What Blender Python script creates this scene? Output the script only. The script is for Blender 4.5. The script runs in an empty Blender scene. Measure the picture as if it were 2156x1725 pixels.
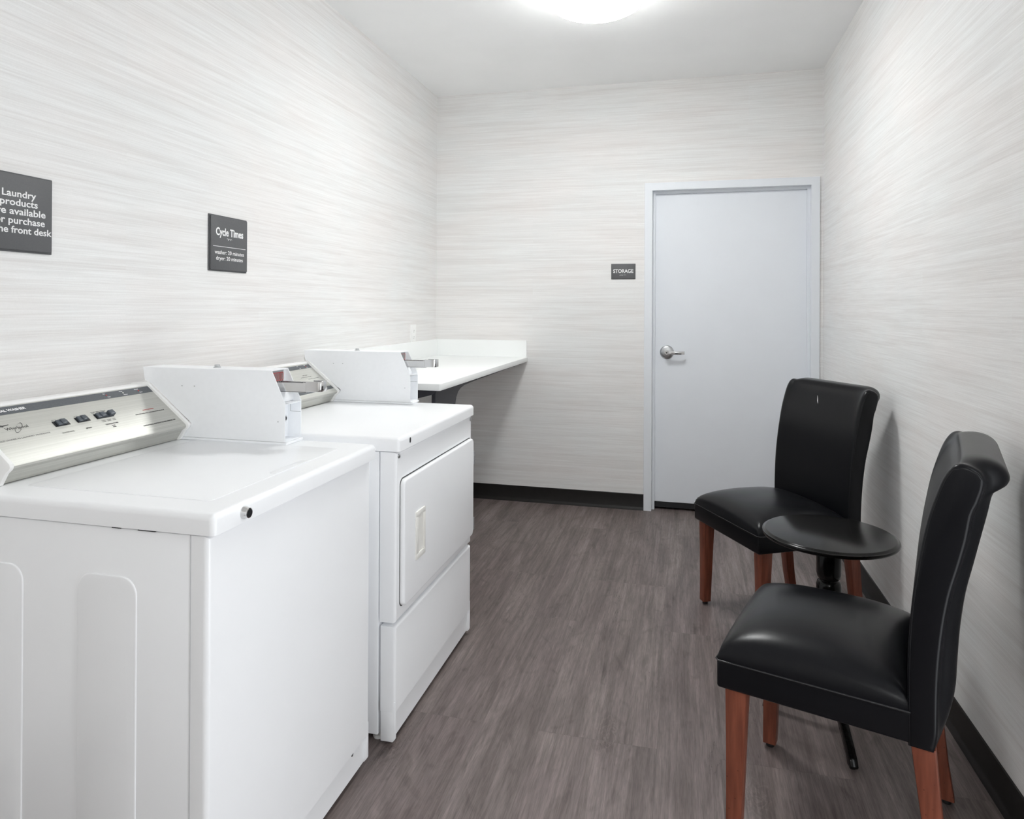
import bpy, bmesh, math, random
from mathutils import Vector, Matrix
random.seed(7)
PI = math.pi
SC = bpy.context.scene
COL = SC.collection

# ------------------------------------------------------------------ camera
RW, RH, YF = 2.491, 2.7665, -7.6          # right wall x, ceiling z, wall behind the camera y
F_PX, YAW, PITCH, ROLL, CY = 1449.74, 0.2457, 0.0026, 0.0048, 644.62
cam_d = bpy.data.cameras.new('camera')
cam = bpy.data.objects.new('camera', cam_d); COL.objects.link(cam)
SC.camera = cam
fw = Vector((-math.sin(YAW)*math.cos(PITCH), math.cos(YAW)*math.cos(PITCH), math.sin(PITCH)))
r0 = Vector((math.cos(YAW), math.sin(YAW), 0)); u0 = r0.cross(fw)
rr = r0*math.cos(ROLL) + u0*math.sin(ROLL); uu = -r0*math.sin(ROLL) + u0*math.cos(ROLL)
m = Matrix.Identity(4)
for i in range(3):
    m[i][0], m[i][1], m[i][2] = rr[i], uu[i], -fw[i]
m.translation = Vector((1.6761, -4.518, 1.30))
cam.matrix_world = m
cam_d.sensor_fit = 'HORIZONTAL'; cam_d.sensor_width = 36
cam_d.lens = 36*F_PX/2156
cam_d.shift_y = -(862.5-CY)/2156
cam_d.clip_start = 0.02

# ------------------------------------------------------------------ world, exposure, lights
w = bpy.data.worlds.new('world'); SC.world = w; w.use_nodes = True
w.node_tree.nodes['Background'].inputs[0].default_value = (0.93, 0.965, 1, 1)
w.node_tree.nodes['Background'].inputs[1].default_value = 1.7
SC.view_settings.view_transform = 'Standard'
SC.view_settings.look = 'None'
SC.view_settings.gamma = 1
SC.view_settings.use_curve_mapping = False
SC.view_settings.exposure = 1.23
SC.cycles.max_bounces = 24; SC.cycles.diffuse_bounces = 16; SC.cycles.glossy_bounces = 6
SHADE_EMIT = 25
def area(name, loc, rot, sx, sy, power, col, shape='RECTANGLE'):
    l = bpy.data.lights.new(name, 'AREA'); l.shape = shape; l.size = sx
    if shape == 'RECTANGLE': l.size_y = sy
    l.energy = power; l.color = col
    o = bpy.data.objects.new(name, l); COL.objects.link(o); o.location = loc; o.rotation_euler = rot
    return o
# added unseen fill light behind the camera; world light enters an added opening
pl_ = bpy.data.lights.new('fill_point_light', 'POINT'); pl_.energy = 13; pl_.shadow_soft_size = 0.18; pl_.color = (0.985, 1, 0.99)
plo = bpy.data.objects.new('fill_point_light', pl_); COL.objects.link(plo); plo.location = (1.75, -6.1, 2.35)

# ------------------------------------------------------------------ materials
def new_mat(name):
    mt = bpy.data.materials.new(name); mt.use_nodes = True
    nt = mt.node_tree; b = nt.nodes['Principled BSDF']
    return mt, nt, b
def nd(nt, typ, **kw):
    n = nt.nodes.new(typ)
    for k, v in kw.items():
        if k.startswith('i_'): n.inputs[k[2:].replace('_', ' ')].default_value = v
        else: setattr(n, k, v)
    return n
def simple(name, col, rough=0.5, metal=0.0, noise=0.0, nscale=30, bump=0.0, bscale=200, coat=0.0, spec=0.5, stretch=(1, 1, 1)):
    mt, nt, b = new_mat(name)
    b.inputs['Roughness'].default_value = rough; b.inputs['Metallic'].default_value = metal
    b.inputs['Coat Weight'].default_value = coat; b.inputs['Coat Roughness'].default_value = 0.08
    b.inputs['Specular IOR Level'].default_value = spec
    tc = nd(nt, 'ShaderNodeTexCoord'); mp = nd(nt, 'ShaderNodeMapping'); mp.inputs['Scale'].default_value = stretch
    nt.links.new(tc.outputs['Object'], mp.inputs[0])
    nz = nd(nt, 'ShaderNodeTexNoise', i_Scale=nscale, i_Detail=4.0)
    nt.links.new(mp.outputs[0], nz.inputs['Vector'])
    cr = nd(nt, 'ShaderNodeValToRGB')
    cr.color_ramp.elements[0].position = 0.3; cr.color_ramp.elements[1].position = 0.7
    cr.color_ramp.elements[0].color = tuple(c*(1-noise) for c in col) + (1,)
    cr.color_ramp.elements[1].color = tuple(min(1, c*(1+noise)) for c in col) + (1,)
    nt.links.new(nz.outputs[0], cr.inputs[0]); nt.links.new(cr.outputs[0], b.inputs['Base Color'])
    if bump:
        n2 = nd(nt, 'ShaderNodeTexNoise', i_Scale=bscale, i_Detail=3.0); nt.links.new(mp.outputs[0], n2.inputs['Vector'])
        bp = nd(nt, 'ShaderNodeBump', i_Strength=bump, i_Distance=0.002)
        nt.links.new(n2.outputs[0], bp.inputs['Height']); nt.links.new(bp.outputs[0], b.inputs['Normal'])
    return mt

def wallpaper():
    mt, nt, b = new_mat('grasscloth_wallpaper'); L = nt.links.new
    g = nd(nt, 'ShaderNodeNewGeometry'); sp = nd(nt, 'ShaderNodeSeparateXYZ'); L(g.outputs['Position'], sp.inputs[0])
    h = nd(nt, 'ShaderNodeMath', operation='ADD'); L(sp.outputs[0], h.inputs[0]); L(sp.outputs[1], h.inputs[1])
    dv = nd(nt, 'ShaderNodeMath', operation='DIVIDE'); L(h.outputs[0], dv.inputs[0]); dv.inputs[1].default_value = 0.686
    fl = nd(nt, 'ShaderNodeMath', operation='FLOOR'); L(dv.outputs[0], fl.inputs[0])
    off = nd(nt, 'ShaderNodeMath', operation='MULTIPLY'); L(fl.outputs[0], off.inputs[0]); off.inputs[1].default_value = 0.10
    def stretched(sh, sz, scale, detail, rough, seed, dist=0.0):
        a = nd(nt, 'ShaderNodeMath', operation='MULTIPLY'); L(h.outputs[0], a.inputs[0]); a.inputs[1].default_value = sh
        c = nd(nt, 'ShaderNodeMath', operation='MULTIPLY'); L(sp.outputs[2], c.inputs[0]); c.inputs[1].default_value = sz
        o = nd(nt, 'ShaderNodeMath', operation='ADD'); L(off.outputs[0], o.inputs[0]); o.inputs[1].default_value = seed
        cb = nd(nt, 'ShaderNodeCombineXYZ'); L(a.outputs[0], cb.inputs[0]); L(c.outputs[0], cb.inputs[1]); L(o.outputs[0], cb.inputs[2])
        n = nd(nt, 'ShaderNodeTexNoise', i_Scale=scale, i_Detail=detail, i_Roughness=rough, i_Distortion=dist); L(cb.outputs[0], n.inputs['Vector'])
        return n
    big = stretched(1.3, 105, 1.0, 4.0, 0.64, 1.7, 0.08)
    fine = stretched(5, 300, 1.0, 2.0, 0.6, 9.1)
    lines = stretched(1.3, 34, 1.0, 2.0, 0.5, 4.4, 0.2)
    weave = stretched(260, 260, 1.0, 1.0, 0.5, 2.2)
    tint = stretched(1.6, 3.2, 1.0, 3.0, 0.6, 12.0)
    r1 = nd(nt, 'ShaderNodeValToRGB'); L(big.outputs[0], r1.inputs[0])
    r1.color_ramp.elements[0].position = 0.33; r1.color_ramp.elements[1].position = 0.60
    r1.color_ramp.elements[0].color = (0.780, 0.770, 0.764, 1); r1.color_ramp.elements[1].color = (0.832, 0.829, 0.826, 1)
    r2 = nd(nt, 'ShaderNodeValToRGB'); L(fine.outputs[0], r2.inputs[0])
    r2.color_ramp.elements[0].position = 0.34; r2.color_ramp.elements[1].position = 0.62
    r2.color_ramp.elements[0].color = (0.950, 0.945, 0.942, 1); r2.color_ramp.elements[1].color = (1.02, 1.02, 1.02, 1)
    r3 = nd(nt, 'ShaderNodeValToRGB'); L(lines.outputs[0], r3.inputs[0])
    r3.color_ramp.elements[0].position = 0.36; r3.color_ramp.elements[1].position = 0.50
    r3.color_ramp.elements[0].color = (0.955, 0.948, 0.944, 1); r3.color_ramp.elements[1].color = (1, 1, 1, 1)
    r4 = nd(nt, 'ShaderNodeValToRGB'); L(weave.outputs[0], r4.inputs[0])
    r4.color_ramp.elements[0].color = (0.965, 0.965, 0.965, 1); r4.color_ramp.elements[1].color = (1.03, 1.03, 1.03, 1)
    r5 = nd(nt, 'ShaderNodeValToRGB'); L(tint.outputs[0], r5.inputs[0])
    r5.color_ramp.elements[0].position = 0.35; r5.color_ramp.elements[1].position = 0.65
    r5.color_ramp.elements[0].color = (1.0, 0.985, 0.975, 1); r5.color_ramp.elements[1].color = (0.985, 1.0, 1.0, 1)
    cur = r1.outputs[0]
    for r in (r2, r3, r4, r5):
        mx = nd(nt, 'ShaderNodeMix', data_type='RGBA', blend_type='MULTIPLY'); mx.inputs[0].default_value = 1
        L(cur, mx.inputs[6]); L(r.outputs[0], mx.inputs[7]); cur = mx.outputs[2]
    L(cur, b.inputs['Base Color'])
    b.inputs['Roughness'].default_value = 0.6; b.inputs['Specular IOR Level'].default_value = 0.3
    ad = nd(nt, 'ShaderNodeMath', operation='ADD'); L(big.outputs[0], ad.inputs[0]); L(fine.outputs[0], ad.inputs[1])
    bp = nd(nt, 'ShaderNodeBump', i_Strength=0.12, i_Distance=0.002); L(ad.outputs[0], bp.inputs['Height']); L(bp.outputs[0], b.inputs['Normal'])
    return mt

def plank_floor():
    mt, nt, b = new_mat('taupe_oak_vinyl_planks'); L = nt.links.new
    g = nd(nt, 'ShaderNodeNewGeometry'); sp = nd(nt, 'ShaderNodeSeparateXYZ'); L(g.outputs['Position'], sp.inputs[0])
    cb = nd(nt, 'ShaderNodeCombineXYZ'); L(sp.outputs[1], cb.inputs[0]); L(sp.outputs[0], cb.inputs[1])
    br = nd(nt, 'ShaderNodeTexBrick', offset=0.37, offset_frequency=3, squash=1.0)
    L(cb.outputs[0], br.inputs['Vector'])
    br.inputs['Color1'].default_value = (0, 0, 0, 1); br.inputs['Color2'].default_value = (1, 1, 1, 1); br.inputs['Mortar'].default_value = (0.5, 0.5, 0.5, 1)
    br.inputs['Scale'].default_value = 1.0; br.inputs['Mortar Size'].default_value = 0.0009; br.inputs['Mortar Smooth'].default_value = 0.3
    br.inputs['Brick Width'].default_value = 1.22; br.inputs['Row Height'].default_value = 0.178
    bw = nd(nt, 'ShaderNodeRGBToBW'); L(br.outputs['Color'], bw.inputs[0])
    seed = nd(nt, 'ShaderNodeMath', operation='MULTIPLY'); L(bw.outputs[0], seed.inputs[0]); seed.inputs[1].default_value = 37
    def nz(sx, sy, detail, rough, dist, extra):
        a = nd(nt, 'ShaderNodeMath', operation='MULTIPLY'); L(sp.outputs[0], a.inputs[0]); a.inputs[1].default_value = sx
        c = nd(nt, 'ShaderNodeMath', operation='MULTIPLY'); L(sp.outputs[1], c.inputs[0]); c.inputs[1].default_value = sy
        s = nd(nt, 'ShaderNodeMath', operation='ADD'); L(seed.outputs[0], s.inputs[0]); s.inputs[1].default_value = extra
        v = nd(nt, 'ShaderNodeCombineXYZ'); L(a.outputs[0], v.inputs[0]); L(c.outputs[0], v.inputs[1]); L(s.outputs[0], v.inputs[2])
        n = nd(nt, 'ShaderNodeTexNoise', i_Scale=1.0, i_Detail=detail, i_Roughness=rough, i_Distortion=dist); L(v.outputs[0], n.inputs['Vector'])
        return n
    broad = nz(11, 1.3, 4, 0.6, 1.2, 0)
    grain = nz(120, 5.0, 4, 0.65, 0.4, 5)
    streak = nz(30, 0.9, 4, 0.62, 1.4, 61)
    pores = nz(420, 22, 2, 0.6, 0.2, 11)
    knots = nz(7, 3.2, 2, 0.5, 3.5, 23)
    cracks = nz(26, 1.9, 5, 0.6, 0.9, 31)
    blotch = nz(2.4, 1.8, 3, 0.6, 0.6, 3)
    def ramp(src, p0, c0, p1, c1):
        r = nd(nt, 'ShaderNodeValToRGB'); L(src, r.inputs[0]); e = r.color_ramp.elements
        e[0].position = p0; e[1].position = p1; e[0].color = c0 + (1,); e[1].color = c1 + (1,)
        return r
    base = ramp(broad.outputs[0], 0.30, (0.118, 0.095, 0.089), 0.70, (0.232, 0.196, 0.186))
    cur = base.outputs[0]
    for r in (ramp(grain.outputs[0], 0.34, (0.82, 0.81, 0.80), 0.64, (1.09, 1.09, 1.10)),
              ramp(streak.outputs[0], 0.36, (0.80, 0.785, 0.78), 0.60, (1.10, 1.10, 1.10)),
              ramp(pores.outputs[0], 0.38, (0.82, 0.82, 0.82), 0.58, (1.04, 1.04, 1.04)),
              ramp(knots.outputs[0], 0.30, (0.80, 0.79, 0.78), 0.42, (1.0, 1.0, 1.0)),
              ramp(blotch.outputs[0], 0.35, (0.96, 0.955, 0.945), 0.65, (1.035, 1.01, 1.02)),
              ramp(bw.outputs[0], 0.0, (0.96, 0.96, 0.96), 1.0, (1.04, 1.035, 1.035))):
        mx = nd(nt, 'ShaderNodeMix', data_type='RGBA', blend_type='MULTIPLY'); mx.inputs[0].default_value = 1
        L(cur, mx.inputs[6]); L(r.outputs[0], mx.inputs[7]); cur = mx.outputs[2]
    # sparse knots with swirling rings
    kx = nd(nt, 'ShaderNodeMath', operation='MULTIPLY'); L(sp.outputs[0], kx.inputs[0]); kx.inputs[1].default_value = 3.4
    ky = nd(nt, 'ShaderNodeMath', operation='MULTIPLY'); L(sp.outputs[1], ky.inputs[0]); ky.inputs[1].default_value = 1.25
    kv = nd(nt, 'ShaderNodeCombineXYZ'); L(kx.outputs[0], kv.inputs[0]); L(ky.outputs[0], kv.inputs[1])
    vo = nd(nt, 'ShaderNodeTexVoronoi', i_Scale=1.0, voronoi_dimensions='2D'); L(kv.outputs[0], vo.inputs['Vector'])
    wob = nd(nt, 'ShaderNodeMath', operation='MULTIPLY_ADD'); L(nz(30, 14, 3, 0.6, 1.0, 77).outputs[0], wob.inputs[0]); wob.inputs[1].default_value = 0.24; L(vo.outputs['Distance'], wob.inputs[2])
    fr = nd(nt, 'ShaderNodeMath', operation='MULTIPLY'); L(wob.outputs[0], fr.inputs[0]); fr.inputs[1].default_value = 120.0
    sn = nd(nt, 'ShaderNodeMath', operation='SINE'); L(fr.outputs[0], sn.inputs[0])
    kr = ramp(sn.outputs[0], 0.1, (0.84, 0.83, 0.83), 0.9, (1.10, 1.095, 1.095))
    kq = ramp(wob.outputs[0], 0.17, (1, 1, 1), 0.30, (0, 0, 0))
    kb = nd(nt, 'ShaderNodeRGBToBW'); L(vo.outputs['Color'], kb.inputs[0])
    ks = ramp(kb.outputs[0], 0.50, (0, 0, 0), 0.56, (1, 1, 1))
    kg = nd(nt, 'ShaderNodeMath', operation='MULTIPLY'); L(kq.outputs[0], kg.inputs[0]); L(ks.outputs[0], kg.inputs[1])
    mx = nd(nt, 'ShaderNodeMix', data_type='RGBA', blend_type='MULTIPLY'); L(kg.outputs[0], mx.inputs[0]); L(cur, mx.inputs[6]); L(kr.outputs[0], mx.inputs[7]); cur = mx.outputs[2]
    # thin dark cracks along the grain: a narrow band of a noise, only where another noise allows it
    sb = nd(nt, 'ShaderNodeMath', operation='SUBTRACT'); L(cracks.outputs[0], sb.inputs[0]); sb.inputs[1].default_value = 0.5
    ab = nd(nt, 'ShaderNodeMath', operation='ABSOLUTE'); L(sb.outputs[0], ab.inputs[0])
    band = ramp(ab.outputs[0], 0.0, (1, 1, 1), 0.008, (0, 0, 0))
    gate = ramp(nz(5, 1.5, 2, 0.5, 0.4, 51).outputs[0], 0.60, (0, 0, 0), 0.66, (1, 1, 1))
    gm = nd(nt, 'ShaderNodeMath', operation='MULTIPLY'); L(band.outputs[0], gm.inputs[0]); L(gate.outputs[0], gm.inputs[1])
    gm2 = nd(nt, 'ShaderNodeMath', operation='MULTIPLY'); L(gm.outputs[0], gm2.inputs[0]); gm2.inputs[1].default_value = 0.75
    mx = nd(nt, 'ShaderNodeMix', data_type='RGBA'); L(gm2.outputs[0], mx.inputs[0]); L(cur, mx.inputs[6]); mx.inputs[7].default_value = (0.045, 0.035, 0.033, 1); cur = mx.outputs[2]
    mf = nd(nt, 'ShaderNodeMath', operation='MULTIPLY'); L(br.outputs['Fac'], mf.inputs[0]); mf.inputs[1].default_value = 0.22
    mx = nd(nt, 'ShaderNodeMix', data_type='RGBA'); L(mf.outputs[0], mx.inputs[0]); L(cur, mx.inputs[6]); mx.inputs[7].default_value = (0.06, 0.05, 0.048, 1)
    L(mx.outputs[2], b.inputs['Base Color'])
    rg = nd(nt, 'ShaderNodeMapRange'); L(grain.outputs[0], rg.inputs[0]); rg.inputs[3].default_value = 0.50; rg.inputs[4].default_value = 0.36
    L(rg.outputs[0], b.inputs['Roughness']); b.inputs['Specular IOR Level'].default_value = 0.4
    bp = nd(nt, 'ShaderNodeBump', i_Strength=0.12, i_Distance=0.001); L(grain.outputs[0], bp.inputs['Height']); L(bp.outputs[0], b.inputs['Normal'])
    return mt

def leather():
    mt, nt, b = new_mat('black_leather'); L = nt.links.new
    tc = nd(nt, 'ShaderNodeTexCoord')
    n1 = nd(nt, 'ShaderNodeTexNoise', i_Scale=9.0, i_Detail=4.0); L(tc.outputs['Object'], n1.inputs['Vector'])
    vo = nd(nt, 'ShaderNodeTexVoronoi', i_Scale=420.0); L(tc.outputs['Object'], vo.inputs['Vector'])
    n2 = nd(nt, 'ShaderNodeTexNoise', i_Scale=38.0, i_Detail=5.0, i_Distortion=1.2); L(tc.outputs['Object'], n2.inputs['Vector'])
    cr = nd(nt, 'ShaderNodeValToRGB'); L(n1.outputs[0], cr.inputs[0])
    cr.color_ramp.elements[0].color = (0.0042, 0.0044, 0.0056, 1); cr.color_ramp.elements[1].color = (0.0055, 0.0057, 0.0072, 1)
    L(cr.outputs[0], b.inputs['Base Color'])
    mr = nd(nt, 'ShaderNodeMapRange'); L(n1.outputs[0], mr.inputs[0]); mr.inputs[3].default_value = 0.27; mr.inputs[4].default_value = 0.29
    L(mr.outputs[0], b.inputs['Roughness']); b.inputs['Specular IOR Level'].default_value = 0.20
    b1 = nd(nt, 'ShaderNodeBump', i_Strength=0.04, i_Distance=0.0004); L(vo.outputs[0], b1.inputs['Height'])
    b2 = nd(nt, 'ShaderNodeBump', i_Strength=0.0, i_Distance=0.001); L(n2.outputs[0], b2.inputs['Height']); L(b1.outputs[0], b2.inputs['Normal'])
    L(b2.outputs[0], b.inputs['Normal'])
    return mt

def leg_wood():
    mt, nt, b = new_mat('cherry_stained_wood'); L = nt.links.new
    tc = nd(nt, 'ShaderNodeTexCoord'); mp = nd(nt, 'ShaderNodeMapping'); mp.inputs['Scale'].default_value = (1, 1, 0.09); L(tc.outputs['Object'], mp.inputs[0])
    n1 = nd(nt, 'ShaderNodeTexNoise', i_Scale=90.0, i_Detail=4.0); L(mp.outputs[0], n1.inputs['Vector'])
    cr = nd(nt, 'ShaderNodeValToRGB'); L(n1.outputs[0], cr.inputs[0]); e = cr.color_ramp.elements
    e[0].position = 0.3; e[1].position = 0.75; e[0].color = (0.13, 0.034, 0.018, 1); e[1].color = (0.23, 0.068, 0.037, 1)
    vo = nd(nt, 'ShaderNodeTexVoronoi', i_Scale=55.0); L(tc.outputs['Object'], vo.inputs['Vector'])
    r2 = nd(nt, 'ShaderNodeValToRGB'); L(vo.outputs['Distance'], r2.inputs[0]); r2.color_ramp.elements[0].position = 0.05; r2.color_ramp.elements[1].position = 0.12
    r2.color_ramp.elements[0].color = (0.35, 0.3, 0.3, 1)
    mx = nd(nt, 'ShaderNodeMix', data_type='RGBA', blend_type='MULTIPLY'); mx.inputs[0].default_value = 0.8
    L(cr.outputs[0], mx.inputs[6]); L(r2.outputs[0], mx.inputs[7]); L(mx.outputs[2], b.inputs['Base Color'])
    b.inputs['Roughness'].default_value = 0.36
    return mt

def brushed():
    mt, nt, b = new_mat('brushed_stainless'); L = nt.links.new
    tc = nd(nt, 'ShaderNodeTexCoord'); mp = nd(nt, 'ShaderNodeMapping'); mp.inputs['Scale'].default_value = (400, 3, 400); L(tc.outputs['Object'], mp.inputs[0])
    n1 = nd(nt, 'ShaderNodeTexNoise', i_Scale=1.0, i_Detail=3.0); L(mp.outputs[0], n1.inputs['Vector'])
    cr = nd(nt, 'ShaderNodeValToRGB'); L(n1.outputs[0], cr.inputs[0]); e = cr.color_ramp.elements
    e[0].position = 0.3; e[1].position = 0.7; e[0].color = (0.55, 0.55, 0.515, 1); e[1].color = (0.64, 0.64, 0.605, 1)
    L(cr.outputs[0], b.inputs['Base Color']); b.inputs['Metallic'].default_value = 0.88
    mr = nd(nt, 'ShaderNodeMapRange'); L(n1.outputs[0], mr.inputs[0]); mr.inputs[3].default_value = 0.46; mr.inputs[4].default_value = 0.56
    L(mr.outputs[0], b.inputs['Roughness'])
    return mt

def shade_mat(name, strength):
    mt, nt, b = new_mat(name)
    b.inputs['Base Color'].default_value = (0.9, 0.9, 0.88, 1); b.inputs['Roughness'].default_value = 0.4
    b.inputs['Emission Color'].default_value = (0.985, 1.0, 0.99, 1); b.inputs['Emission Strength'].default_value = strength
    return mt

M = dict(
    wall=wallpaper(), floor=plank_floor(), leather=leather(), wood=leg_wood(), steel=brushed(), shade=shade_mat('glowing_opal_glass', SHADE_EMIT), rim=shade_mat('glowing_opal_rim', 0.7),
    ceiling=simple('ceiling_paint', (0.93, 0.935, 0.935), 0.9, noise=0.01, nscale=4, bump=0.05, bscale=300),
    enamel=simple('white_enamel', (0.915, 0.925, 0.94), 0.28, noise=0.008, nscale=5, bump=0.02, bscale=60),
    coinwhite=simple('white_powder_coat', (0.91, 0.925, 0.945), 0.42, noise=0.01, nscale=60, bump=0.04, bscale=400),
    plastic=simple('white_plastic', (0.88, 0.88, 0.87), 0.38, noise=0.01),
    handle=simple('warm_white_plastic', (0.84, 0.83, 0.79), 0.35, noise=0.01),
    band=simple('slate_band', (0.095, 0.105, 0.115), 0.45, noise=0.12, nscale=300),
    dark=simple('dark_plastic', (0.012, 0.013, 0.015), 0.4, noise=0.1),
    slate=simple('slate_plastic', (0.075, 0.088, 0.105), 0.32, noise=0.08, nscale=50),
    ink=simple('dark_print', (0.06, 0.06, 0.06), 0.6, noise=0.05),
    fade=simple('faded_print', (0.30, 0.30, 0.29), 0.6, noise=0.05),
    red=simple('red_print', (0.55, 0.05, 0.05), 0.5, noise=0.05),
    white=simple('white_print', (0.85, 0.85, 0.85), 0.5, noise=0.02),
    chrome=simple('chrome', (0.72, 0.72, 0.72), 0.16, metal=1.0, noise=0.03, nscale=20),
    satin=simple('satin_nickel', (0.56, 0.57, 0.58), 0.32, metal=1.0, noise=0.03, nscale=40),
    sign=simple('charcoal_sign_plastic', (0.098, 0.10, 0.104), 0.55, noise=0.05, nscale=250, bump=0.05, bscale=600),
    door=simple('grey_blue_door_paint', (0.775, 0.805, 0.85), 0.42, noise=0.008, nscale=6, bump=0.03, bscale=250),
    frame=simple('grey_blue_frame_paint', (0.77, 0.80, 0.84), 0.38, noise=0.008, nscale=8),
    base=simple('black_rubber_base', (0.014, 0.0125, 0.012), 0.45, noise=0.1, nscale=25, spec=0.25),
    solid=simple('white_solid_surface', (0.90, 0.915, 0.91), 0.34, noise=0.008, nscale=300),
    bracket=simple('black_powder_coat', (0.016, 0.016, 0.022), 0.5, noise=0.25, nscale=500, bump=0.08, bscale=700),
    tablewood=simple('black_painted_wood', (0.006, 0.0058, 0.0056), 0.17, noise=0.2, nscale=30, spec=0.22, stretch=(1, 6, 1), bump=0.03, bscale=60),
    thread=simple('glossy_black_piping', (0.02, 0.02, 0.022), 0.22, noise=0.1),
    stitch=simple('dull_black_stitching', (0.012, 0.012, 0.013), 0.5, noise=0.1, spec=0.25),
    rubber=simple('black_rubber', (0.01, 0.01, 0.01), 0.6, noise=0.1),
)

# ------------------------------------------------------------------ mesh helpers
def merge(bm, t, mat=None):
    if mat is not None: bmesh.ops.transform(t, matrix=mat, verts=t.verts)
    me = bpy.data.meshes.new('tmp'); t.to_mesh(me); bm.from_mesh(me); bpy.data.meshes.remove(me); t.free()
def box(bm, x0, x1, y0, y1, z0, z1, bev=0, seg=3, edges=None, mat=None):
    t = bmesh.new(); bmesh.ops.create_cube(t, size=1)
    for v in t.verts:
        v.co = Vector(((x0+x1)/2 + v.co.x*(x1-x0), (y0+y1)/2 + v.co.y*(y1-y0), (z0+z1)/2 + v.co.z*(z1-z0)))
    if bev:
        es = [e for e in t.edges if edges is None or edges(*(vv.co for vv in e.verts))]
        bmesh.ops.bevel(t, geom=es, offset=bev, segments=seg, profile=0.5, affect='EDGES', clamp_overlap=True)
    merge(bm, t, mat)
def prism(bm, pts, axis, a0, a1, bev=0, seg=2, mat=None, which='all'):
    """polygon in the plane across `axis` ('x': pts=(y,z); 'y': pts=(x,z); 'z': pts=(x,y)), extruded a0..a1"""
    t = bmesh.new()
    def P(p, a):
        return {'x': (a, p[0], p[1]), 'y': (p[0], a, p[1]), 'z': (p[0], p[1], a)}[axis]
    A = [t.verts.new(P(p, a0)) for p in pts]; B = [t.verts.new(P(p, a1)) for p in pts]
    fa = t.faces.new(A); fb = t.faces.new(B)
    for i in range(len(pts)):
        j = (i+1) % len(pts); t.faces.new((A[i], A[j], B[j], B[i]))
    bmesh.ops.recalc_face_normals(t, faces=t.faces)
    if bev:
        if which == 'caps': es = [e for f in (fa, fb) for e in f.edges]
        elif which == 'far': es = list(fb.edges)
        else: es = list(t.edges)
        bmesh.ops.bevel(t, geom=list(set(es)), offset=bev, segments=seg, profile=0.5, affect='EDGES', clamp_overlap=True)
    merge(bm, t, mat)
def rrect(u0, u1, v0, v1, r, n=5):
    pts = []
    for cx, cy, a in ((u1-r, v1-r, 0), (u0+r, v1-r, 90), (u0+r, v0+r, 180), (u1-r, v0+r, 270)):
        for k in range(n+1):
            t = math.radians(a + 90*k/n); pts.append((cx+r*math.cos(t), cy+r*math.sin(t)))
    return pts
def tube(bm, pts, r, seg=8, closed=False):
    pts = [Vector(p) for p in pts]; n = len(pts); rings = []; t = bmesh.new(); ref = None
    for i, p in enumerate(pts):
        if closed: d = pts[(i+1) % n]-pts[i-1]
        else: d = pts[min(i+1, n-1)]-pts[max(i-1, 0)]
        d.normalize()
        if ref is None: ref = d.orthogonal().normalized()
        ref = (ref - d*ref.dot(d))
        if ref.length < 1e-6: ref = d.orthogonal()
        ref.normalize(); b = d.cross(ref)
        rad = r[i] if isinstance(r, (list, tuple)) else r
        rings.append([t.verts.new(p + (ref*math.cos(2*PI*k/seg)+b*math.sin(2*PI*k/seg))*rad) for k in range(seg)])
    for i in range(n if closed else n-1):
        a, c = rings[i], rings[(i+1) % n]
        for k in range(seg): t.faces.new((a[k], a[(k+1) % seg], c[(k+1) % seg], c[k]))
    if not closed: t.faces.new(rings[0]); t.faces.new(rings[-1])
    bmesh.ops.recalc_face_normals(t, faces=t.faces); merge(bm, t)
def lathe(bm, prof, origin=(0, 0, 0), direction=(0, 0, 1), seg=32):
    """prof: (radius, along) pairs, turned about `direction`"""
    t = bmesh.new(); rings = []
    for r, z in prof:
        if r < 1e-6: rings.append([t.verts.new((0, 0, z))])
        else: rings.append([t.verts.new((r*math.cos(2*PI*k/seg), r*math.sin(2*PI*k/seg), z)) for k in range(seg)])
    for a, b in zip(rings, rings[1:]):
        for k in range(seg):
            k2 = (k+1) % seg
            if len(a) == 1 and len(b) == 1: continue
            if len(a) == 1: t.faces.new((a[0], b[k2], b[k]))
            elif len(b) == 1: t.faces.new((a[k], a[k2], b[0]))
            else: t.faces.new((a[k], a[k2], b[k2], b[k]))
    if len(rings[0]) > 1: t.faces.new(rings[0])
    if len(rings[-1]) > 1: t.faces.new(rings[-1])
    bmesh.ops.recalc_face_normals(t, faces=t.faces)
    q = Vector((0, 0, 1)).rotation_difference(Vector(direction).normalized()).to_matrix().to_4x4()
    merge(bm, t, Matrix.Translation(Vector(origin)) @ q)
def obj(name, bm, mat, parent=None, angle=35):
    me = bpy.data.meshes.new(name); bm.to_mesh(me); bm.free()
    for p in me.polygons: p.use_smooth = True
    me.set_sharp_from_angle(angle=math.radians(angle))
    me.materials.append(mat)
    o = bpy.data.objects.new(name, me); COL.objects.link(o); o.parent = parent
    return o
def tag(o, label=None, cat=None, group=None, kind=None):
    for k, v in (('label', label), ('category', cat), ('group', group), ('kind', kind)):
        if v: o[k] = v
    return o
def thing(name, label, cat, loc=(0, 0, 0), rz=0, group=None, kind=None):
    o = bpy.data.objects.new(name, None); COL.objects.link(o); o.location = loc; o.rotation_euler = (0, 0, rz)
    o.empty_display_size = 0.05
    return tag(o, label, cat, group, kind)
def struct(name, bm, mat): return tag(obj(name, bm, mat), kind='structure')
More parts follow.
